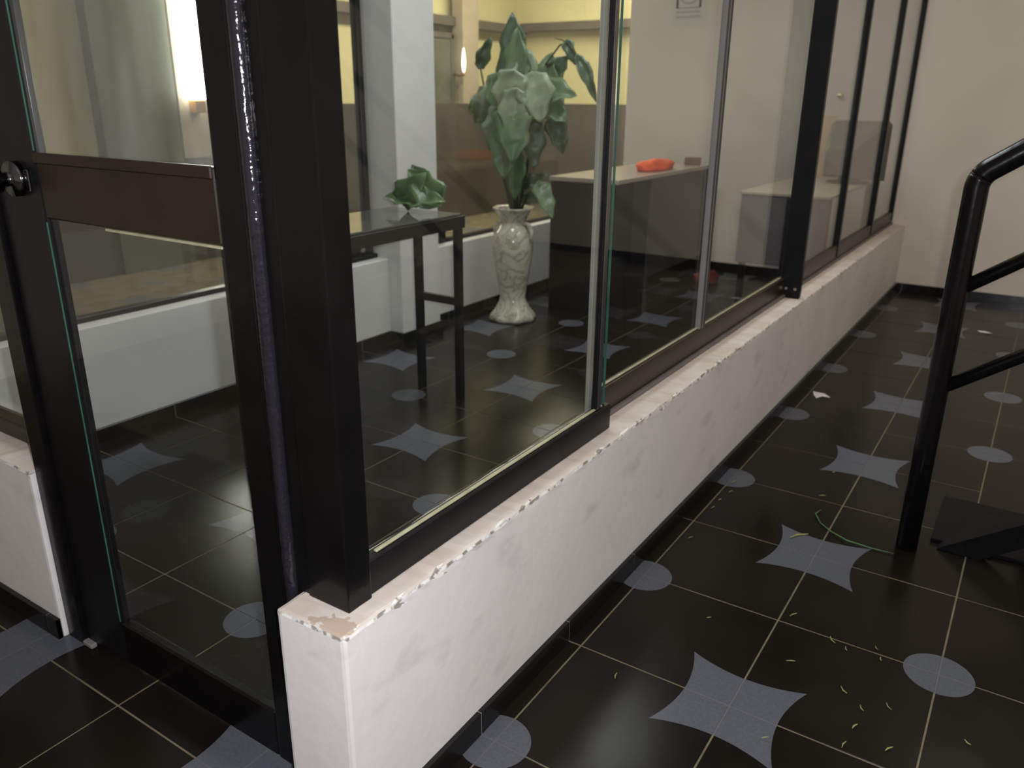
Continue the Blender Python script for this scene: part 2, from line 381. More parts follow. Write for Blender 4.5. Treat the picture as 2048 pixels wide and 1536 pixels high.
def wallbox(name, m, label, *b, bev=0.0, cat='wall'):
    return struct(name, B(*b, bev), m, label, cat)
wallbox('wall_back', M['plaster'], 'plain off-white plaster wall closing the far end', -1.985, 3.0, YB, YB + 0.12, 0, CEIL)
wallbox('wall_right', M['plaster'], 'cream wall on the right side of the stair hall', 2.8, 2.92, -4.5, YB, 0, CEIL)
wallbox('wall_front', M['plaster'], 'cream wall behind the viewer', -3.0, 2.92, -4.62, -4.5, 0, CEIL)
wallbox('wall_side', M['plaster'], 'cream wall left of the entrance hall', -3.0, -2.88, -4.5, -1.22, 0, CEIL)
wallbox('ceiling', M['ceiling'], 'white painted ceiling over hall and room', -5.2, 3.0, -4.62, 7.0, CEIL, CEIL + 0.08, cat='ceiling')

# white low wall under the glazing with rough worn edges
def rough_wall(x0, x1, y0, y1, z0, z1, amp=0.0022, seg=0.02, bev=0.007):
    bm = B(x0, x1, y0, y1, z0, z1, bev, seg=2)
    axis = 0 if (x1 - x0) > (y1 - y0) else 1
    a0, a1 = (x0, x1) if axis == 0 else (y0, y1)
    n = int((a1 - a0) / seg)
    no = Vector((1, 0, 0)) if axis == 0 else Vector((0, 1, 0))
    for k in range(1, n):
        c = Vector((0, 0, 0)); c[axis] = a0 + (a1 - a0) * k / n
        bmesh.ops.bisect_plane(bm, geom=bm.verts[:] + bm.edges[:] + bm.faces[:], plane_co=c, plane_no=no)
    for zz in (z1 - 0.016, z1 - 0.03):
        bmesh.ops.bisect_plane(bm, geom=bm.verts[:] + bm.edges[:] + bm.faces[:], plane_co=Vector((0, 0, zz)), plane_no=Vector((0, 0, 1)))
    for v in bm.verts:
        if v.co.z > z1 - bev * 1.3:
            d = noise.noise_vector(v.co * 38) * amp + noise.noise_vector(v.co * 11) * amp * 0.6
            v.co += Vector((d.x, d.y if axis == 0 else 0, d.z))
    return bm
struct('wall_near', rough_wall(KX0, KX1, KY0, YB, 0.0, KZ), M['kerb'], 'long white low wall with chipped worn top edge under the glazing', 'low wall')
struct('wall_entrance', rough_wall(-2.88, -0.965, -1.283, -1.15, 0.0, 0.405), M['kerb'], 'short white low wall left of the glass door', 'low wall')
wallbox('wall_far', M['white_wall'], 'white low wall under the windows across the room', IX - 0.14, IX, -1.15, YB, 0, 0.405, bev=0.004)
wallbox('wall_column', M['white_wall'], 'white square column between the far windows', IX - 0.16, -1.832, 0.885, 1.175, 0, CEIL, bev=0.004)
wallbox('wall_lintel', M['plaster'], 'plaster band above the long glazing', KX0, KX1, -1.29, YB, HEAD, CEIL)
wallbox('wall_lintel_far', M['white_wall'], 'plaster band above the far windows', IX - 0.14, IX, -1.15, YB, HEAD, CEIL)
wallbox('wall_lintel_entrance', M['plaster'], 'plaster band above the entrance door', -2.88, KX0, -1.28, -1.15, HEAD, CEIL)

# skirting tiles: pieces of one tile length, aligned with the floor grid
def skirting(name, label, axis, face, a0, a1, sign, h=0.05, t=0.011, step=S):
    """axis 'y': runs along y on a face at x=face, sticking out by t towards sign"""
    root = thing(name, label, 'baseboard', (0, 0, 0), kind='structure')
    f0, f1 = (face, face + t - 0.0012) if sign > 0 else (face - t + 0.0012, face)
    obj('joint_bed', B(f0, f1, a0, a1, 0, h - 0.0012) if axis == 'y' else B(a0, a1, f0, f1, 0, h - 0.0012), M['joint'], root)
    k = math.floor(a0 / step)
    while k * step < a1 - 1e-4:
        s0, s1 = max(a0, k * step + 0.0012), min(a1, (k + 1) * step - 0.0012)
        f0, f1 = (face, face + t) if sign > 0 else (face - t, face)
        if s1 - s0 > 0.005:
            bm = B(f0, f1, s0, s1, 0, h, 0.0012) if axis == 'y' else B(s0, s1, f0, f1, 0, h, 0.0012)
            obj('skirting_tile', bm, M['skirt'], root)
        k += 1
    return root
skirting('baseboard_near', 'black tile skirting along the long white low wall', 'y', KX1, KY0, YB - 0.011, 1)
skirting('baseboard_end', 'black tile skirting at the free end of the low wall', 'x', KY0, KX0, KX1 + 0.011, -1)
skirting('baseboard_back', 'black tile skirting at the foot of the back wall', 'x', YB, KX1, 2.8, -1)
skirting('baseboard_back_room', 'black tile skirting on the back wall inside the glazed room', 'x', YB, IX, KX0, -1)
skirting('baseboard_entrance', 'black tile skirting on the short wall left of the door', 'x', -1.283, -2.88, -0.965, -1)
skirting('baseboard_far', 'black tile skirting below the far white low wall, left of the column', 'y', IX, -1.15, 0.885, 1)
skirting('baseboard_far_right', 'black tile skirting below the far white low wall, right of the column', 'y', IX, 1.175, YB - 0.011, 1)
sk = skirting('baseboard_column', 'black tile skirting wrapped round the white column', 'y', -1.832, 0.874, 1.186, 1)
obj('skirting_tile', B(IX + 0.011, -1.832, 0.874, 0.885, 0, 0.05, 0.001), M['skirt'], sk)
obj('skirting_tile', B(IX + 0.011, -1.832, 1.175, 1.186, 0, 0.05, 0.001), M['skirt'], sk)

# ------------------------------------------------------------------ front glazing on the low wall
W1 = thing('window_1', 'long black framed glazing standing on the white low wall', 'window', (-0.1, 1.2, KZ), kind='structure')
W1.location = (0, 0, 0)
bk, br = M['black_metal'], M['brown_metal']
# sash nearest the door, on the outer track
box('bottom_rail', bk, W1, -0.104, -0.080, -1.226, -0.414, KZ, KZ + 0.062, 0.003)
box('glazing_bead', M['bead'], W1, -0.094, -0.0865, -1.20, -0.445, KZ + 0.062, KZ + 0.0665)
pn = box('pane', M['glass'], W1, -0.0955, -0.0905, -1.225, -0.430, KZ + 0.06, HEAD - 0.05, 0)
st = box('sash_stile', bk, W1, -0.097, -0.086, -0.480, -0.472, KZ + 0.062, HEAD - 0.05, 0.002)
st.scale = (1, 1, 1)
box('stile_trim', M['steel_line'], st, -0.0900, -0.0855, -0.4715, -0.456, KZ + 0.064, HEAD - 0.05, 0.0005)
box('glass_edge', M['glass_edge'], pn, -0.0957, -0.0903, -0.4301, -0.4285, KZ + 0.062, HEAD - 0.05, 0.0004)
# inner track: rail of the remaining panes
box('bottom_rail', br, W1, -0.150, -0.122, -0.414, YB, KZ, KZ + 0.075, 0.003)
box('track', M['panel_grey'], W1, -0.122, -0.112, -0.414, YB, KZ, KZ + 0.012, 0.001)
box('glazing_bead', M['bead'], W1, -0.139, -0.132, -0.40, 1.14, KZ + 0.075, KZ + 0.079)
for (a, b_) in ((-0.42, 0.245), (0.285, 1.155), (1.18, 2.05), (2.07, 2.88), (2.90, YB)):
    box('pane', M['glass'], W1, -0.1385, -0.1335, a, b_, KZ + 0.07, HEAD - 0.05, 0)
ms = box('inner_stile', M['pale_stile'], W1, -0.140, -0.130, -0.432, -0.392, KZ + 0.014, HEAD - 0.05, 0.002)
box('stile_seal', bk, ms, -0.132, -0.128, -0.392, -0.386, KZ + 0.014, HEAD - 0.05, 0.0005)
m2 = box('mullion', M['plastic_grey'], W1, -0.142, -0.124, 0.262, 0.294, KZ + 0.07, HEAD - 0.05, 0.002)
box('mullion_trim', M['plastic_dark'], m2, -0.124, -0.1215, 0.262, 0.270, KZ + 0.075, HEAD - 0.05, 0.0008)
box('mullion_trim', M['plastic_dark'], m2, -0.124, -0.1215, 0.286, 0.294, KZ + 0.075, HEAD - 0.05, 0.0008)
# thick post with screws at its foot
po = box('post', bk, W1, -0.137, -0.060, 1.155, 1.185, KZ - 0.0, HEAD, 0.003)
for (sx, sy, sz) in ((-0.078, 1.156, 0.447), (-0.112, 1.156, 0.447)):
    obj('screw', tube([(sx, sy, sz), (sx, sy - 0.003, sz)], 0.006, 10), M['chrome'], po)
for (a, b_) in ((2.045, 2.08), (2.865, 2.905), (YB - 0.018, YB)):
    box('mullion', bk, W1, -0.145, -0.118, a, b_, KZ + 0.02, HEAD - 0.05, 0.003)
box('head_rail', bk, W1, -0.150, -0.080, -1.226, YB, HEAD - 0.05, HEAD, 0.003)

# corner post of the glazing and jambs of the door (frame that stays put)
FR = thing('trim_1', 'glossy black corner post where door frame meets glazing', 'door frame', (0, 0, 0), kind='structure')
pp = M['black_paint']
box('corner_post', pp, FR, -0.160, -0.076, -1.276, -1.226, KZ, HEAD, 0.0025, 2)
box('jamb', pp, FR, -0.226, -0.160, -1.272, -1.20, 0.0, HEAD, 0.0025, 2)
box('post_cover', pp, FR, -0.160, -0.104, -1.226, -1.214, KZ, HEAD, 0.002)
# rounded seal between door leaf and jamb, its paint lumpy
bm = bmesh.new()
pts = [(-0.2, -1.274 , z) for z in [0.0 + k * 0.02 for k in range(int(HEAD / 0.02))]]
rs = [0.011 + 0.0012 * noise.noise(Vector((0, 0, k * 0.9))) for k in range(len(pts))]
tube(pts, rs, 12, bm)
obj('seal_strip', bm, M['rubber_seal'], FR, smooth=True)
box('jamb', pp, FR, -0.965, -0.905, -1.272, -1.20, 0.0, HEAD, 0.003, 2)
box('head', pp, FR, -0.905, -0.226, -1.272, -1.20, 2.08, HEAD, 0.003)

# ------------------------------------------------------------------ the glass door
D = thing('door_1', 'dark metal door with an upper and a lower glass panel', 'door', (0, 0, 0), kind='structure')
dm = M['black_paint']; db = M['brown_metal']
DY0, DY1 = -1.262, -1.241
st_l = box('stile', M['black_metal'], D, -0.902, -0.755, DY0, DY1, 0.012, 2.07, 0.004, 2)
st_r = box('stile', dm, D, -0.293, -0.229, DY0, DY1, 0.012, 2.07, 0.004, 2)
box('bottom_rail', dm, D, -0.755, -0.293, DY0, DY1, 0.012, 0.112, 0.004)
mr = box('middle_rail', db, D, -0.755, -0.293, DY0, DY1, 0.932, 1.040, 0.003)
box('rail_moulding', db, mr, -0.755, -0.293, DY0 - 0.006, DY0, 1.024, 1.042, 0.002)
box('top_rail', dm, D, -0.755, -0.293, DY0, DY1, 1.97, 2.07, 0.004)
box('pane', M['door_glass'], D, -0.760, -0.288, -1.2575, -1.2525, 1.028, 1.975, 0)
box('pane', M['glass'], D, -0.760, -0.288, -1.2575, -1.2525, 0.108, 0.932, 0)
g = box('bead_and_highlight_strip', M['glass_edge'], D, -0.7575, -0.7545, DY0 - 0.0012, DY0 + 0.001, 0.114, 0.926, 0.0004)  # highlight on the stile's front arris, painted as a green strip
g = box('bead_and_highlight_strip', M['glass_edge'], D, -0.7575, -0.7545, DY0 - 0.0012, DY0 + 0.001, 1.044, 1.9, 0.0004)  # the same painted arris highlight beside the upper pane
box('bead_and_highlight_strip', M['bead'], D, -0.58, -0.293, DY0 - 0.001, -1.2575, 0.927, 0.931, 0.0004)
bm = tube([(-0.826, DY0, 0.995), (-0.826, DY0 - 0.012, 0.995), (-0.826, DY0 - 0.013, 0.995), (-0.826, DY0 - 0.03, 0.995), (-0.826, DY0 - 0.032, 0.995), (-0.826, DY0 - 0.050, 0.995), (-0.826, DY0 - 0.056, 0.995)],
          [0.030, 0.030, 0.012, 0.012, 0.022, 0.024, 0.014], 24)
lk = obj('door_knob', bm, M['dark_chrome'], D, smooth=True); lk['label'] = 'dark shiny metal door knob'
box('lock_plate', M['dark_chrome'], lk, -0.800, -0.784, DY0 - 0.0035, DY0, 0.975, 1.012, 0.0015)
bm = tube([(-0.886, DY0 + 0.001, 0.985), (-0.886, DY0 - 0.012, 0.985), (-0.886, DY0 - 0.016, 0.985)], [0.013, 0.013, 0.009], 18)
kc = obj('lock_cylinder', bm, M['brass'], D, smooth=False); kc['label'] = 'brass lock cylinder'
# small white stopper at the foot of the door
box('door_shoe', M['plastic_grey'], D, -0.905, -0.872, DY0 - 0.012, DY0 + 0.002, 0.001, 0.012, 0.002)

# ------------------------------------------------------------------ glazing left of the door and across the room
W2 = thing('window_2', 'brown framed window on the short wall left of the door', 'window', (0, 0, 0), kind='structure')
box('bottom_rail', br, W2, -2.88, -0.965, -1.212, -1.17, 0.405, 0.445, 0.003)
box('pane', M['glass'], W2, -2.88, -0.965, -1.195, -1.190, 0.44, HEAD - 0.05, 0)
box('head_rail', br, W2, -2.88, -0.965, -1.212, -1.17, HEAD - 0.05, HEAD, 0.003)
def far_window(name, label, y0, y1, muls, zb):
    r = thing(name, label, 'window', (0, 0, 0), kind='structure')
    box('bottom_rail', M['black_metal'], r, IX - 0.10, IX - 0.06, y0, y1, 0.405, zb, 0.003)
    ed = [y0] + muls + [y1]
    for a, b_ in zip(ed[:-1], ed[1:]):
        box('pane', M['inner_glass'], r, IX - 0.083, IX - 0.078, a, b_, zb, HEAD - 0.05, 0)
    for y in muls: box('mullion', M['black_metal'], r, IX - 0.10, IX - 0.06, y - 0.014, y + 0.014, zb, HEAD - 0.05, 0.002)
    box('head_rail', M['black_metal'], r, IX - 0.10, IX - 0.06, y0, y1, HEAD - 0.05, HEAD, 0.003)
    return r
w3 = far_window('window_3', 'dark framed window across the room, left of the white column', -1.15, 0.885, [-1.05, 0.835], 0.425)
box('corner_block', M['black_metal'], w3, IX - 0.10, IX - 0.045, 0.56, 0.84, 0.425, 0.55, 0.003)
box('latch', M['plastic_grey'], w3, IX - 0.046, IX - 0.036, 0.75, 0.775, 0.45, 0.49, 0.002)
w4 = far_window('window_4', 'dark framed window across the room, right of the white column', 1.175, YB, [], 0.425)
box('corner_block', M['black_metal'], w4, IX - 0.10, IX - 0.045, 1.18, 1.40, 0.425, 0.55, 0.003)

# ------------------------------------------------------------------ the yellow court seen through the far windows
wallbox('wall_court', M['outer_yellow'], 'yellow plastered wall of the court beyond the far windows', -4.62, -4.5, -4.5, 6.1, 0, CEIL)
wallbox('wall_court_back', M['outer_yellow'], 'yellow plastered end wall of the court', -4.5, -1.985, 6.0, 6.1, 0, CEIL)
wallbox('trim_2', M['outer_dark'], 'dark brown dado along the court wall', -4.5, -4.22, 2.2, 6.0, 0, 1.08, cat='dado')
wallbox('trim_3', M['outer_dark'], 'dark brown dado on the end wall of the court', -4.22, -1.985, 5.93, 6.0, 0, 1.08, cat='dado')
wallbox('trim_4', M['outer_dark'], 'low dark dado on the near part of the court wall', -4.5, -4.42, -4.5, 2.2, 0, 0.70, cat='dado')
wallbox('trim_5', M['beam'], 'dark horizontal beam along the court wall', -4.5, -4.38, 1.9, 6.0, 1.78, 1.86, cat='beam')
wallbox('trim_6', M['beam'], 'dark horizontal beam on the end wall of the court', -4.38, -1.985, 5.86, 6.0, 1.80, 1.88, cat='beam')
dd = thing('door_2', 'grey-green door in the court wall beyond the window', 'door', (0, 0, 0), kind='structure')
box('door_leaf', M['outer_green'], dd, -4.42, -4.37, 4.17, 4.63, 0, 1.66, 0.004)
box('door_frame', M['beam'], dd, -4.42, -4.36, 4.63, 4.68, 0, 1.70, 0.003)
box('door_frame', M['beam'], dd, -4.42, -4.36, 4.15, 4.68, 1.66, 1.71, 0.003)
wallbox('wall_pier', M['outer_tan'], 'tan pier beside the green door in the court', -4.42, -4.30, 4.73, 4.99, 0, CEIL)
wallbox('wall_pier_near', M['outer_green'], 'wide grey-green panel on the near court wall', -4.5, -4.40, 1.05, 1.60, 0, CEIL)

# lit fluorescent tube upright on the court wall
T = thing('fluorescent_lamp', 'bright upright fluorescent tube seen through the upper door glass', 'lamp', (-4.38, 1.74, 1.1))
def lbox(name, m, par, x0, x1, y0, y1, z0, z1, bev=0.002):
    l = par.location
    return obj(name, B(x0 - l.x, x1 - l.x, y0 - l.y, y1 - l.y, z0 - l.z, z1 - l.z, bev), m, par)
lbox('backplate', M['outer_tan'], T, -4.498, -4.41, 1.62, 1.90, 0.72, 2.55)
obj('tube', tube([(0.02, 0, 0.01), (0.02, 0, 1.35)], 0.075, 16), M['tube'], T, smooth=True)
lbox('end_cap', M['brass'], T, -4.41, -4.33, 1.70, 1.78, 1.02, 1.105)
lbox('end_cap', M['brass'], T, -4.41, -4.33, 1.70, 1.78, 2.45, 2.53)
L2 = thing('wall_lamp', 'small lit candle bulb lamp beside the grey-green court door', 'lamp', (-4.24, 4.66, 1.36))
obj('bulb', lathe([(0.008, 0.0), (0.017, 0.05), (0.019, 0.10), (0.013, 0.17), (0.003, 0.22)], 14), M['bulb'], L2, smooth=True)
obj('bracket', tube([(-0.12, 0, -0.01), (-0.05, 0, -0.03), (0, 0, -0.02), (0, 0, 0.005)], 0.012, 10), M['brass'], L2, smooth=True)

# ------------------------------------------------------------------ black handrail and stair foot
HX, HY = 0.530, 0.185; SL = 0.72
H = thing('handrail', 'black painted tubular stair handrail with three sloping bars', 'handrail', (HX, HY, 0))
R0 = 0.0265
def rail_pt(x, z0): return (x, 0, z0 + x * SL)
bend = []
zc = 0.945
for k in range(9):
    t = k / 8; a = t * (math.pi / 2 - math.atan(SL))
    rad = 0.055
    # arc from vertical into the slope
    bend.append((rad - rad * math.cos(a), 0, zc + rad * math.sin(a)))
last = bend[-1]
pts = [(0, 0, 0.0), (0, 0, 0.3), (0, 0, 0.6), (0, 0, 0.9)] + bend + [(last[0] + d, 0, last[2] + d * SL) for d in (0.1, 0.4, 0.8, 1.2)]
ia = 4 + 4
obj('post', tube(pts[:ia + 1], R0, 20, cap=True), M['black_paint'], H, smooth=True)
obj('top_rail', tube(pts[ia:], R0, 20, cap=True), M['black_paint'], H, smooth=True)
for z0 in (0.704, 0.452):
    obj('middle_rail', tube([rail_pt(0.015, z0), rail_pt(0.4, z0), rail_pt(1.25, z0)], 0.0165, 16), M['black_paint'], H, smooth=True)
obj('post', tube([(1.15, 0, 0.6), (1.15, 0, last[2] + (1.15 - last[0]) * SL)], R0, 18), M['black_paint'], H, smooth=True)
ST = thing('stair', 'black stone foot of the staircase behind the handrail post', 'stair', (0.60, 0.217, 0))
def lob(name, bm, m, par): return obj(name, bm, m, par)
bm = bmesh.new()
prof = [(0.0, 0.001), (0.10, 0.001), (1.1, 0.001 + 1.0 * SL), (1.1, 0.001 + 1.1 * SL), (0.012, 0.012)]
f = [bm.verts.new((x, 0.0, z)) for x, z in prof]; bq = [bm.verts.new((x, 0.035, z)) for x, z in prof]
bm.faces.new(f); bm.faces.new(list(reversed(bq)))
for k in range(5): bm.faces.new((f[k], bq[k], bq[(k + 1) % 5], f[(k + 1) % 5]))
bmesh.ops.recalc_face_normals(bm, faces=bm.faces)
lob('stringer', bm, M['step'], ST)
for k in range(1, 6):
    lob('tread', B(0.20 + 0.24 * (k - 1), 0.48 + 0.24 * (k - 1), 0.035, 0.34, 0.17 * k - 0.035, 0.17 * k, 0.003), M['step'], ST)
lob('base_slab', B(-0.02, 0.9, 0.036, 0.335, 0.0005, 0.012, 0.002), M['step'], ST)

# ------------------------------------------------------------------ furniture in the room
TB = thing('side_table', 'narrow black console table with a glass top', 'table', (-1.30, 0.0, 0))
tx0, tx1, ty0, ty1, tz = 0.14, -0.20, -0.46, 0.47, 0.725
def tbx(n, m, *b, bev=0.002): return obj(n, B(*b, bev), m, TB)
for x in (0.155, -0.04):
    for y in (-0.43, 0.455):
        tbx('leg', bk, x - 0.027, x, y - 0.03, y, 0, 0.672)
for y in (-0.43, 0.455):
    tbx('stretcher', bk, -0.04, 0.128, y - 0.026, y - 0.004, 0.375, 0.405)
tbx('apron', bk, 0.130, 0.155, -0.46, 0.47, 0.672, 0.716)
tbx('apron', bk, -0.067, -0.042, -0.46, 0.47, 0.672, 0.716)
tbx('apron', bk, -0.042, 0.130, 0.445, 0.47, 0.672, 0.716)
tbx('apron', bk, -0.042, 0.130, -0.46, -0.435, 0.672, 0.716)
m_top = simple('smoked_glass_top', (0.10, 0.10, 0.09), 0.06, var=0.05)
tbx('table_top', m_top, -0.20, 0.14, -0.455, 0.465, 0.716, 0.724)

# leaf builder: cupped heart-shaped leaf with midrib fold
def leaf_bm(L, Wd, cup=0.25, droop=0.35, n=10, mcols=6, ruff=0.0, thick=0.0012):
    bm = bmesh.new(); rows = []
    for i in range(n + 1):
        t = i / n
        w_ = Wd * 0.5 * (math.sin(math.pi * min(1, t ** 0.62)) ** 0.8) * (1 + 0.16 * math.sin(t * 15 + L * 90)) if 0 < t < 1 else 0.0
        row = []
        for j in range(-mcols // 2, mcols // 2 + 1):
            s = j / (mcols / 2)
            x = s * w_; y = L * t - (L * 0.07 * abs(s) if t < 0.35 else 0)
            z = cup * abs(x) - droop * L * t * t + ruff * noise.noise(Vector((x * 30, y * 30, 1.7)))
            row.append(bm.verts.new((x, y, z)))
        rows.append(row)
    for i in range(n):
        for j in range(mcols):
            bm.faces.new((rows[i][j], rows[i][j + 1], rows[i + 1][j + 1], rows[i + 1][j]))
    bmesh.ops.remove_doubles(bm, verts=bm.verts, dist=1e-5)
    bmesh.ops.recalc_face_normals(bm, faces=bm.faces)
    r = bmesh.ops.solidify(bm, geom=bm.faces[:], thickness=thick)
    return bm
def leaf(parent, base, tip, Wd, nrm, m, cup=0.25, droop=0.2, ruff=0.0, name='leaf', smooth=True):
    base, tip, nrm = Vector(base), Vector(tip), Vector(nrm)
    y = (tip - base); L = y.length; y.normalize()
    x = y.cross(nrm).normalized(); z = x.cross(y).normalized()
    o = obj(name, leaf_bm(L, Wd, cup, droop, ruff=ruff), m, parent, smooth=smooth)
    o.matrix_basis = Matrix(((x[0], y[0], z[0], base[0]), (x[1], y[1], z[1], base[1]), (x[2], y[2], z[2], base[2]), (0, 0, 0, 1)))
    return o
LF = thing('leaf_ornament', 'mottled green leafy ornament lying on the console table', 'ornament', (-1.33, 0.42, 0.7245))
tocam = Vector((0.55, -0.8, 0.25))
leaf(LF, (0.10, 0.00, 0.002), (-0.03, -0.03, 0.135), 0.12, tocam, M['foil'], 0.5, 0.25, 0.012)
leaf(LF, (0.06, -0.03, 0.004), (-0.15, -0.03, 0.03), 0.10, (0.4, -0.6, 0.7), M['foil'], 0.5, 0.10, 0.012)
leaf(LF, (-0.06, -0.02, 0.004), (0.05, -0.05, 0.10), 0.11, tocam, M['foil'], 0.4, 0.3, 0.012)
leaf(LF, (-0.02, -0.03, 0.003), (0.13, -0.05, 0.05), 0.10, (0.3, -0.6, 0.7), M['foil'], 0.4, 0.3, 0.012)
leaf(LF, (0.05, 0.02, 0.004), (-0.06, 0.03, 0.15), 0.10, tocam, M['leaf_dark'], 0.4, 0.2, 0.01)

lo = min((c.matrix_basis @ v.co).z for c in LF.children for v in c.data.vertices)
for c in LF.children: c.location.z -= lo - 0.0005
# vase
V = thing('floor_vase', 'tall cream marbled ceramic floor vase holding the plant', 'vase', (-1.65, 1.575, 0))
prof = [(0.118, 0.0), (0.125, 0.012), (0.118, 0.03), (0.095, 0.06), (0.074, 0.10), (0.068, 0.125), (0.076, 0.18), (0.091, 0.27), (0.105, 0.36),
        (0.108, 0.42), (0.100, 0.465), (0.080, 0.495), (0.066, 0.515), (0.066, 0.53), (0.078, 0.555), (0.098, 0.585), (0.108, 0.595), (0.104, 0.60), (0.090, 0.592), (0.060, 0.54), (0.055, 0.50)]
def flute(z): return 0.06 * max(0, 1 - z / 0.11) if z < 0.11 else (0.045 * max(0, (z - 0.53) / 0.07) if z > 0.53 else 0.0)
obj('body', lathe(prof, 48, flute), M['marble'], V, smooth=True)
for sgn in (-1, 1):
    pts = [(sgn * 0.062, 0, 0.52), (sgn * 0.092, 0, 0.515), (sgn * 0.115, 0, 0.485), (sgn * 0.112, 0, 0.45), (sgn * 0.098, 0, 0.43)]
    obj('handle', tube(pts, [0.011, 0.012, 0.013, 0.011, 0.008], 10), M['marble'], V, smooth=True)

# plant in the vase
P = thing('potted_plant', 'large leafy green plant standing in the cream vase', 'plant', (-1.65, 1.575, 0.52))
def stem(pts, r=0.008): obj('stem', tube(pts, [r * 1.1] + [r] * (len(pts) - 2) + [r * 0.5], 8), M['bark'], P, smooth=True)
def px(u, v, dy=0.0):            # local coordinates on the plant (x across, z up), from the layout sketch
    return Vector(((u - 1028) * 0.00285, dy, (v - 430) * -0.00240 + 0.045))
def pl(u0, v0, u1, v1, wpx, m, d0=0.0, d1=0.0, nr=(0.5, -0.85, 0.15), cup=0.25, droop=0.15, ruff=0.004):
    leaf(P, px(u0, v0, d0), px(u1, v1, d1), wpx * 0.00285, nr, M[m], cup, droop, ruff)
rnd = random.Random(4)
def nrr(k=0.35): return (0.5 + rnd.uniform(-k, k), -0.85, 0.2 + rnd.uniform(-k, k))
for (u0, v0, u1, v1, wd, m_, d0, d1, dr) in (
        # upright top leaf and the narrow one up left
        (1030, 165, 1026, 30, 56, 'leaf_dark', 0.0, -0.02, 0.04), (1040, 170, 1040, 58, 46, 'leaf', -0.03, -0.04, 0.05),
        (953, 132, 979, 74, 25, 'leaf_dark', 0.0, 0.0, 0.08),
        # pale leaves spreading left
        (1020, 225, 944, 190, 74, 'leaf_pale', -0.03, -0.06, 0.10), (1022, 205, 958, 146, 60, 'leaf_pale', 0.0, 0.02, 0.12),
        (1015, 180, 983, 122, 44, 'leaf_pale', 0.04, 0.05, 0.10), (1012, 178, 972, 246, 52, 'leaf_pale', -0.10, -0.12, 0.10),
        (1034, 168, 1000, 250, 56, 'leaf_pale', -0.12, -0.16, 0.12), (1030, 150, 1030, 240, 50, 'leaf', -0.13, -0.15, 0.08), (1000, 190, 950, 218, 40, 'leaf', -0.06, -0.10, 0.1), (1040, 215, 1018, 296, 52, 'leaf_pale', -0.14, -0.18, 0.10),
        # centre
        (1045, 195, 1060, 100, 60, 'leaf_pale', -0.02, 0.0, 0.10), (1058, 146, 1046, 232, 58, 'leaf_pale', -0.14, -0.18, 0.10), (1066, 180, 1060, 268, 50, 'leaf_pale', -0.15, -0.19, 0.10),
        (1062, 210, 1072, 318, 62, 'leaf', -0.16, -0.20, 0.10), (1040, 250, 1046, 352, 50, 'leaf', -0.14, -0.18, 0.08),
        (1075, 190, 1092, 105, 56, 'leaf', 0.02, 0.03, 0.14), (1082, 150, 1108, 236, 62, 'leaf_pale', -0.08, -0.12, 0.14),
        (1078, 240, 1090, 330, 44, 'leaf_dark', -0.06, -0.08, 0.10), (1058, 300, 1052, 398, 34, 'leaf', -0.10, -0.10, 0.06),
        # right side
        (1085, 175, 1156, 182, 46, 'leaf', -0.02, -0.05, 0.16), (1090, 200, 1140, 232, 48, 'leaf', 0.0, -0.03, 0.10),
        (1095, 150, 1120, 112, 34, 'leaf_dark', 0.05, 0.06, 0.10), (1100, 230, 1124, 300, 38, 'leaf_dark', 0.04, 0.03, 0.10),
        (1120, 86, 1140, 128, 20, 'leaf_dark', 0.05, 0.03, 0.25), (1148, 116, 1192, 196, 22, 'leaf_dark', 0.02, 0.0, 0.12),
        # low leaves by the rim
        (1082, 362, 1121, 426, 34, 'leaf', 0.0, -0.04, 0.12), (1050, 372, 1094, 340, 28, 'leaf_dark', 0.0, 0.02, 0.12),
        (1040, 395, 1100, 392, 20, 'leaf_dark', 0.02, 0.03, 0.10)):
    pl(u0, v0, u1, v1, wd, m_, d0, d1, nrr(), cup=rnd.uniform(0.1, 0.45), droop=dr, ruff=0.016)
for (a, b_, c) in (((1030, 440), (1034, 330), (1036, 200)), ((1034, 440), (1042, 320), (1050, 150)), ((1026, 440), (1018, 320), (1008, 150)),
                   ((1036, 440), (1066, 300), (1090, 130)), ((1038, 440), (1060, 390), (1084, 365)), ((1028, 440), (985, 250), (956, 134))):
    stem([px(*a), px(*b_, -0.02), px(*c)], 0.008)
stem([px(1090, 130), px(1108, 92, 0.05), px(1124, 90, 0.05), px(1146, 118, 0.03)], 0.004)
stem([px(1124, 90, 0.05), px(1112, 84, 0.05), px(1098, 80, 0.05)], 0.003)

# black desk beside the plant
DK = thing('office_desk', 'dark desk with purple-black end panel beside the plant', 'desk', (-1.41, 2.6, 0))
def dbx(par, n, m, *b, bev=0.002): return obj(n, B(*b, bev), m, par)
dbx(DK, 'desk_top', M['pale_top'], -0.215, 0.205, -0.71, 0.69, 0.712, 0.735, bev=0.002)
dbx(DK, 'end_panel', M['desk_black'], -0.205, 0.195, -0.705, -0.68, 0.0, 0.712)
dbx(DK, 'end_panel', M['desk_black'], -0.205, 0.195, 0.655, 0.68, 0.0, 0.712)
dbx(DK, 'modesty_panel', M['desk_grey'], 0.178, 0.196, -0.26, 0.655, 0.15, 0.712)
dbx(DK, 'side_sheet', M['navy'], 0.165, 0.180, -0.68, -0.26, 0.0, 0.712)  # dark sheet standing in for the black shadow between the panels
dbx(DK, 'upright', M['desk_black'], 0.180, 0.196, -0.50, -0.44, 0.0, 0.712)
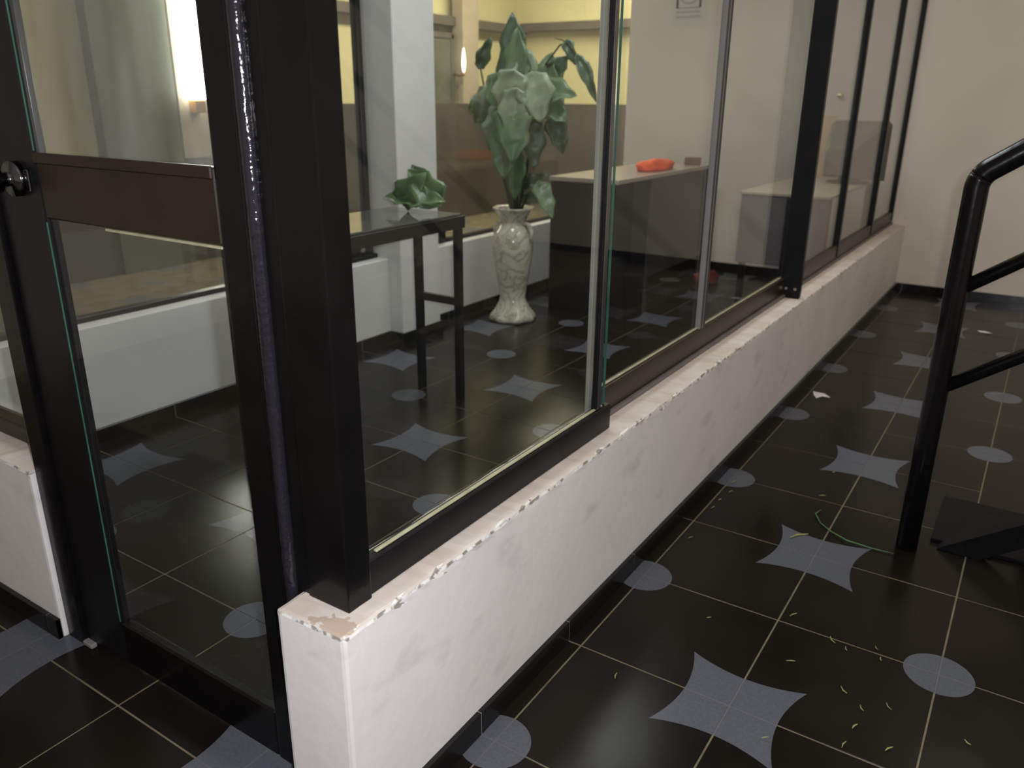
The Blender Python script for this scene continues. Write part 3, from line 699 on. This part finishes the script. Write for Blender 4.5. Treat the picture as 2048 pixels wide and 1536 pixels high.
def blob(name, label, cat, loc, rx, ry, rz, m, seed=0, amp=0.25, sc=3.0, flat=True):
    bm = bmesh.new(); bmesh.ops.create_icosphere(bm, subdivisions=3, radius=1)
    for v in bm.verts:
        k = 1 + amp * noise.noise(v.co * sc + Vector((seed, seed * 2, 0)))
        v.co = Vector((v.co.x * rx * k, v.co.y * ry * k, max(0.0, (v.co.z + 0.35) * rz * k) if flat else v.co.z * rz * k))
    o = obj(name, bm, m, None, smooth=True); o.location = loc
    return tag(o, label, cat)
blob('folded_cloth', 'bright orange folded cloth on the dark desk', 'cloth', (-1.33, 2.64, 0.7355), 0.08, 0.21, 0.048, M['orange'], 3, 0.3)
bx = tag(obj('small_box', B(-0.05, 0.05, -0.04, 0.04, 0, 0.045, 0.004), M['brown'], None), 'small brown box at the far end of the dark desk', 'box')
bx.location = (-1.30, 3.16, 0.7355); bx.rotation_euler = (0, 0, 0.3)
blob('red_cloth', 'crumpled dark red cloth on the floor by the dark desk', 'cloth', (-1.12, 3.10, 0.0), 0.07, 0.09, 0.06, M['red'], 9, 0.5)

# second desk by the glazing
D2 = thing('reception_desk', 'grey fronted desk with a pale top close to the glazing', 'desk', (-0.42, 2.6, 0))
dbx(D2, 'desk_top', M['desk_top'], -0.215, 0.225, -0.48, 0.60, 0.685, 0.70, bev=0.002)
dbx(D2, 'modesty_panel', M['panel_grey'], -0.21, 0.22, -0.475, -0.455, 0.34, 0.685)
dbx(D2, 'pedestal', M['navy'], 0.02, 0.12, -0.490, -0.476, 0.02, 0.683)
dbx(D2, 'side_sheet', M['panel_grey'], -0.21, -0.19, -0.455, 0.58, 0.34, 0.685)
for x in (-0.20, 0.19):
    for y in (-0.45, 0.55): dbx(D2, 'leg', bk, x, x + 0.03, y, y + 0.03, 0, 0.685 if x > 0 else 0.345)
MN = thing('computer_monitor', 'bulky grey computer monitor seen from behind on the pale desk', 'monitor', (-0.285, 2.92, 0.70))
bm = bmesh.new()
secs = [(-0.17, 0.075, 0.05, 0.19), (-0.10, 0.11, 0.035, 0.255), (-0.01, 0.135, 0.025, 0.30), (0.03, 0.155, 0.02, 0.325), (0.09, 0.16, 0.015, 0.33)]
rings = []
for (y, hw, z0, z1) in secs:
    rings.append([bm.verts.new(v) for v in ((-hw, y, z0), (hw, y, z0), (hw, y, z1 - 0.02), (hw - 0.02, y, z1), (-hw + 0.02, y, z1), (-hw, y, z1 - 0.02))])
for a, b_ in zip(rings[:-1], rings[1:]):
    for k in range(6): bm.faces.new((a[k], a[(k + 1) % 6], b_[(k + 1) % 6], b_[k]))
bm.faces.new(rings[0]); bm.faces.new(list(reversed(rings[-1])))
bmesh.ops.recalc_face_normals(bm, faces=bm.faces)
sh = obj('housing', bm, M['monitor'], MN)
sc_ = obj('screen', B(-0.13, 0.13, 0.0885, 0.0925, 0.05, 0.295, 0.001), M['plastic_dark'], sh)
obj('stand', lathe([(0.11, 0.0), (0.11, 0.008), (0.06, 0.014), (0.05, 0.03)], 24), M['plastic_dark'], MN)
MN.rotation_euler = (0, 0, math.radians(-12))
CB = tag(obj('paper_folder', B(-0.06, 0.06, -0.004, 0.004, 0, 0.355, 0.001), M['tan_card'], None), 'tan card folder standing upright behind the grey monitor', 'folder')
CB.location = (-0.505, 3.09, 0.7005); CB.rotation_euler = (math.radians(-4), math.radians(4), math.radians(20))

# notice on the back wall
SG = thing('wall_notice', 'white paper notice with a dark-framed round emblem on the back wall', 'sign', (-1.555, YB, 1.60))
obj('sheet', B(-0.115, 0.105, -0.0015, 0, 0.0, 0.36, 0.0), M['aged_paper'], SG)
y0 = -0.0025
def flat(n, m, *b): return obj(n, B(b[0], b[1], y0, -0.0015, b[2], b[3], 0), m, SG)
flat('frame_line', M['ink'], -0.098, -0.082, 0.105, 0.33)
flat('frame_line', M['ink'], 0.062, 0.078, 0.105, 0.33)
flat('frame_line', M['ink_pale'], -0.082, 0.062, 0.100, 0.112)
flat('frame_line', M['ink'], -0.082, 0.062, 0.318, 0.33)
bm = bmesh.new(); n = 40; ro, ri = 0.078, 0.062
vo = [bm.verts.new((-0.01 + ro * math.cos(2 * math.pi * k / n), y0, 0.203 + ro * math.sin(2 * math.pi * k / n))) for k in range(n)]
vi = [bm.verts.new((-0.01 + ri * math.cos(2 * math.pi * k / n), y0, 0.203 + ri * math.sin(2 * math.pi * k / n))) for k in range(n)]
for k in range(n): bm.faces.new((vo[k], vo[(k + 1) % n], vi[(k + 1) % n], vi[k]))
obj('emblem_ring', bm, M['ink_pale'], SG)
for z in (0.075, 0.045): flat('faded_text_line', M['ink_pale'], -0.095, 0.075, z, z + 0.014)
HK = tag(obj('glint_knob', lathe([(0.018, 0.0), (0.018, 0.006), (0.008, 0.008), (0.008, 0.022), (0.016, 0.028), (0.012, 0.038)], 16), M['glint_brass'], None, smooth=True), 'small brass knob added in place of a flash glint above the monitor', 'glint_stand_in')
HK.location = (-0.525, YB, 1.165); HK.rotation_euler = (math.pi / 2, 0, 0)  # knob added to catch the flash where only a glint shows

# ------------------------------------------------------------------ litter on the floor
def scrap(loc, pts, label, fold):
    bm = bmesh.new(); c = bm.verts.new((0, 0, 0.006))
    vs = [bm.verts.new((x, y, 0.001 + fold * noise.noise(Vector((x * 60, y * 60, 3))) ** 2)) for x, y in pts]
    for k in range(len(vs)): bm.faces.new((c, vs[k], vs[(k + 1) % len(vs)]))
    bmesh.ops.recalc_face_normals(bm, faces=bm.faces)
    bmesh.ops.solidify(bm, geom=bm.faces[:], thickness=0.0006)
    o = tag(obj('paper_scrap', bm, M['paper'], None), label, 'paper scrap', 'paper scraps on the tiles'); o.location = loc
scrap((0.045, 1.275, 0), [(-0.035, 0.03), (-0.005, 0.022), (0.012, 0.030), (0.042, -0.004), (0.010, -0.012), (-0.004, -0.045), (-0.022, -0.012)], 'torn white paper scrap lying near the long low wall', 0.02)
scrap((0.525, 2.75, 0), [(-0.035, 0.012), (0.0, 0.022), (0.036, -0.01), (0.02, -0.028), (-0.02, -0.016)], 'tiny white paper scrap on the floor beyond the handrail post', 0.03)
gpts = [(0.289, 0.262), (0.282, 0.225), (0.305, 0.185), (0.341, 0.150), (0.39, 0.118), (0.45, 0.118), (0.508, 0.122)]
gs = tag(obj('grass_strand', tube([(x, y, 0.0045 + 0.002 * math.sin(k * 2)) for k, (x, y) in enumerate(gpts)], [0.0008, 0.0022, 0.0015, 0.0015, 0.002, 0.0018, 0.0008], 6), M['grass_green'], None, smooth=True),
         'long curled green grass strand across a grey star near the handrail post', 'grass strand')
def blade(name, x, y, a, L, m, w_=0.0022):
    d = Vector((math.cos(a), math.sin(a), 0)); c = Vector((x, y, 0.0032))
    k = Vector((-d.y, d.x, 0)) * L * 0.12
    return obj(name, tube([c - d * L / 2, c + k, c + d * L / 2 + Vector((0, 0, 0.0015))], [w_ * 0.4, w_, w_ * 0.4], 5), m, None)
tag(blade('dry_straw', 0.275, 0.075, 0.9, 0.06, M['grass'], 0.003), 'straw coloured grass blade lying on the grey star by the strand', 'straw', 'grass clippings on the floor')
import itertools
# clippings measured on the floor between the second and third tile rows
clip = [(0.458, -0.345, 2.3), (0.49, -0.36, 2.0), (0.545, -0.32, 2.2), (0.560, -0.355, 1.9), (0.515, -0.50, 2.4), (0.556, -0.535, 2.2), (0.60, -0.50, 2.3),
        (0.555, -0.595, 1.2), (0.548, -0.655, 1.4), (0.42, -0.72, 0.7), (0.40, -0.47, 0.4), (0.62, -0.62, 1.0), (0.74, -0.52, 2.6), (0.36, -0.30, 1.0), (0.20, -0.42, 0.6),
        (0.02, 0.16, 0.9), (0.03, 0.23, 1.2), (0.015, 0.30, 1.1), (0.02, 0.10, 1.3), (0.03, -0.1, 1.0), (0.26, 0.55, 0.2), (0.11, -0.72, 1.8), (-0.40, -1.21 - 0.16, 0.6), (0.27, 0.36, 0.5)]
for k, (x, y, a) in enumerate(clip):
    tag(blade('grass_clipping', x, y, a, random.uniform(0.008, 0.022), M['grass'], random.uniform(0.0010, 0.0018)), 'tiny dry grass clipping scattered on the black tiles', 'grass clipping', 'grass clippings on the floor')
bpy.context.view_layer.update()
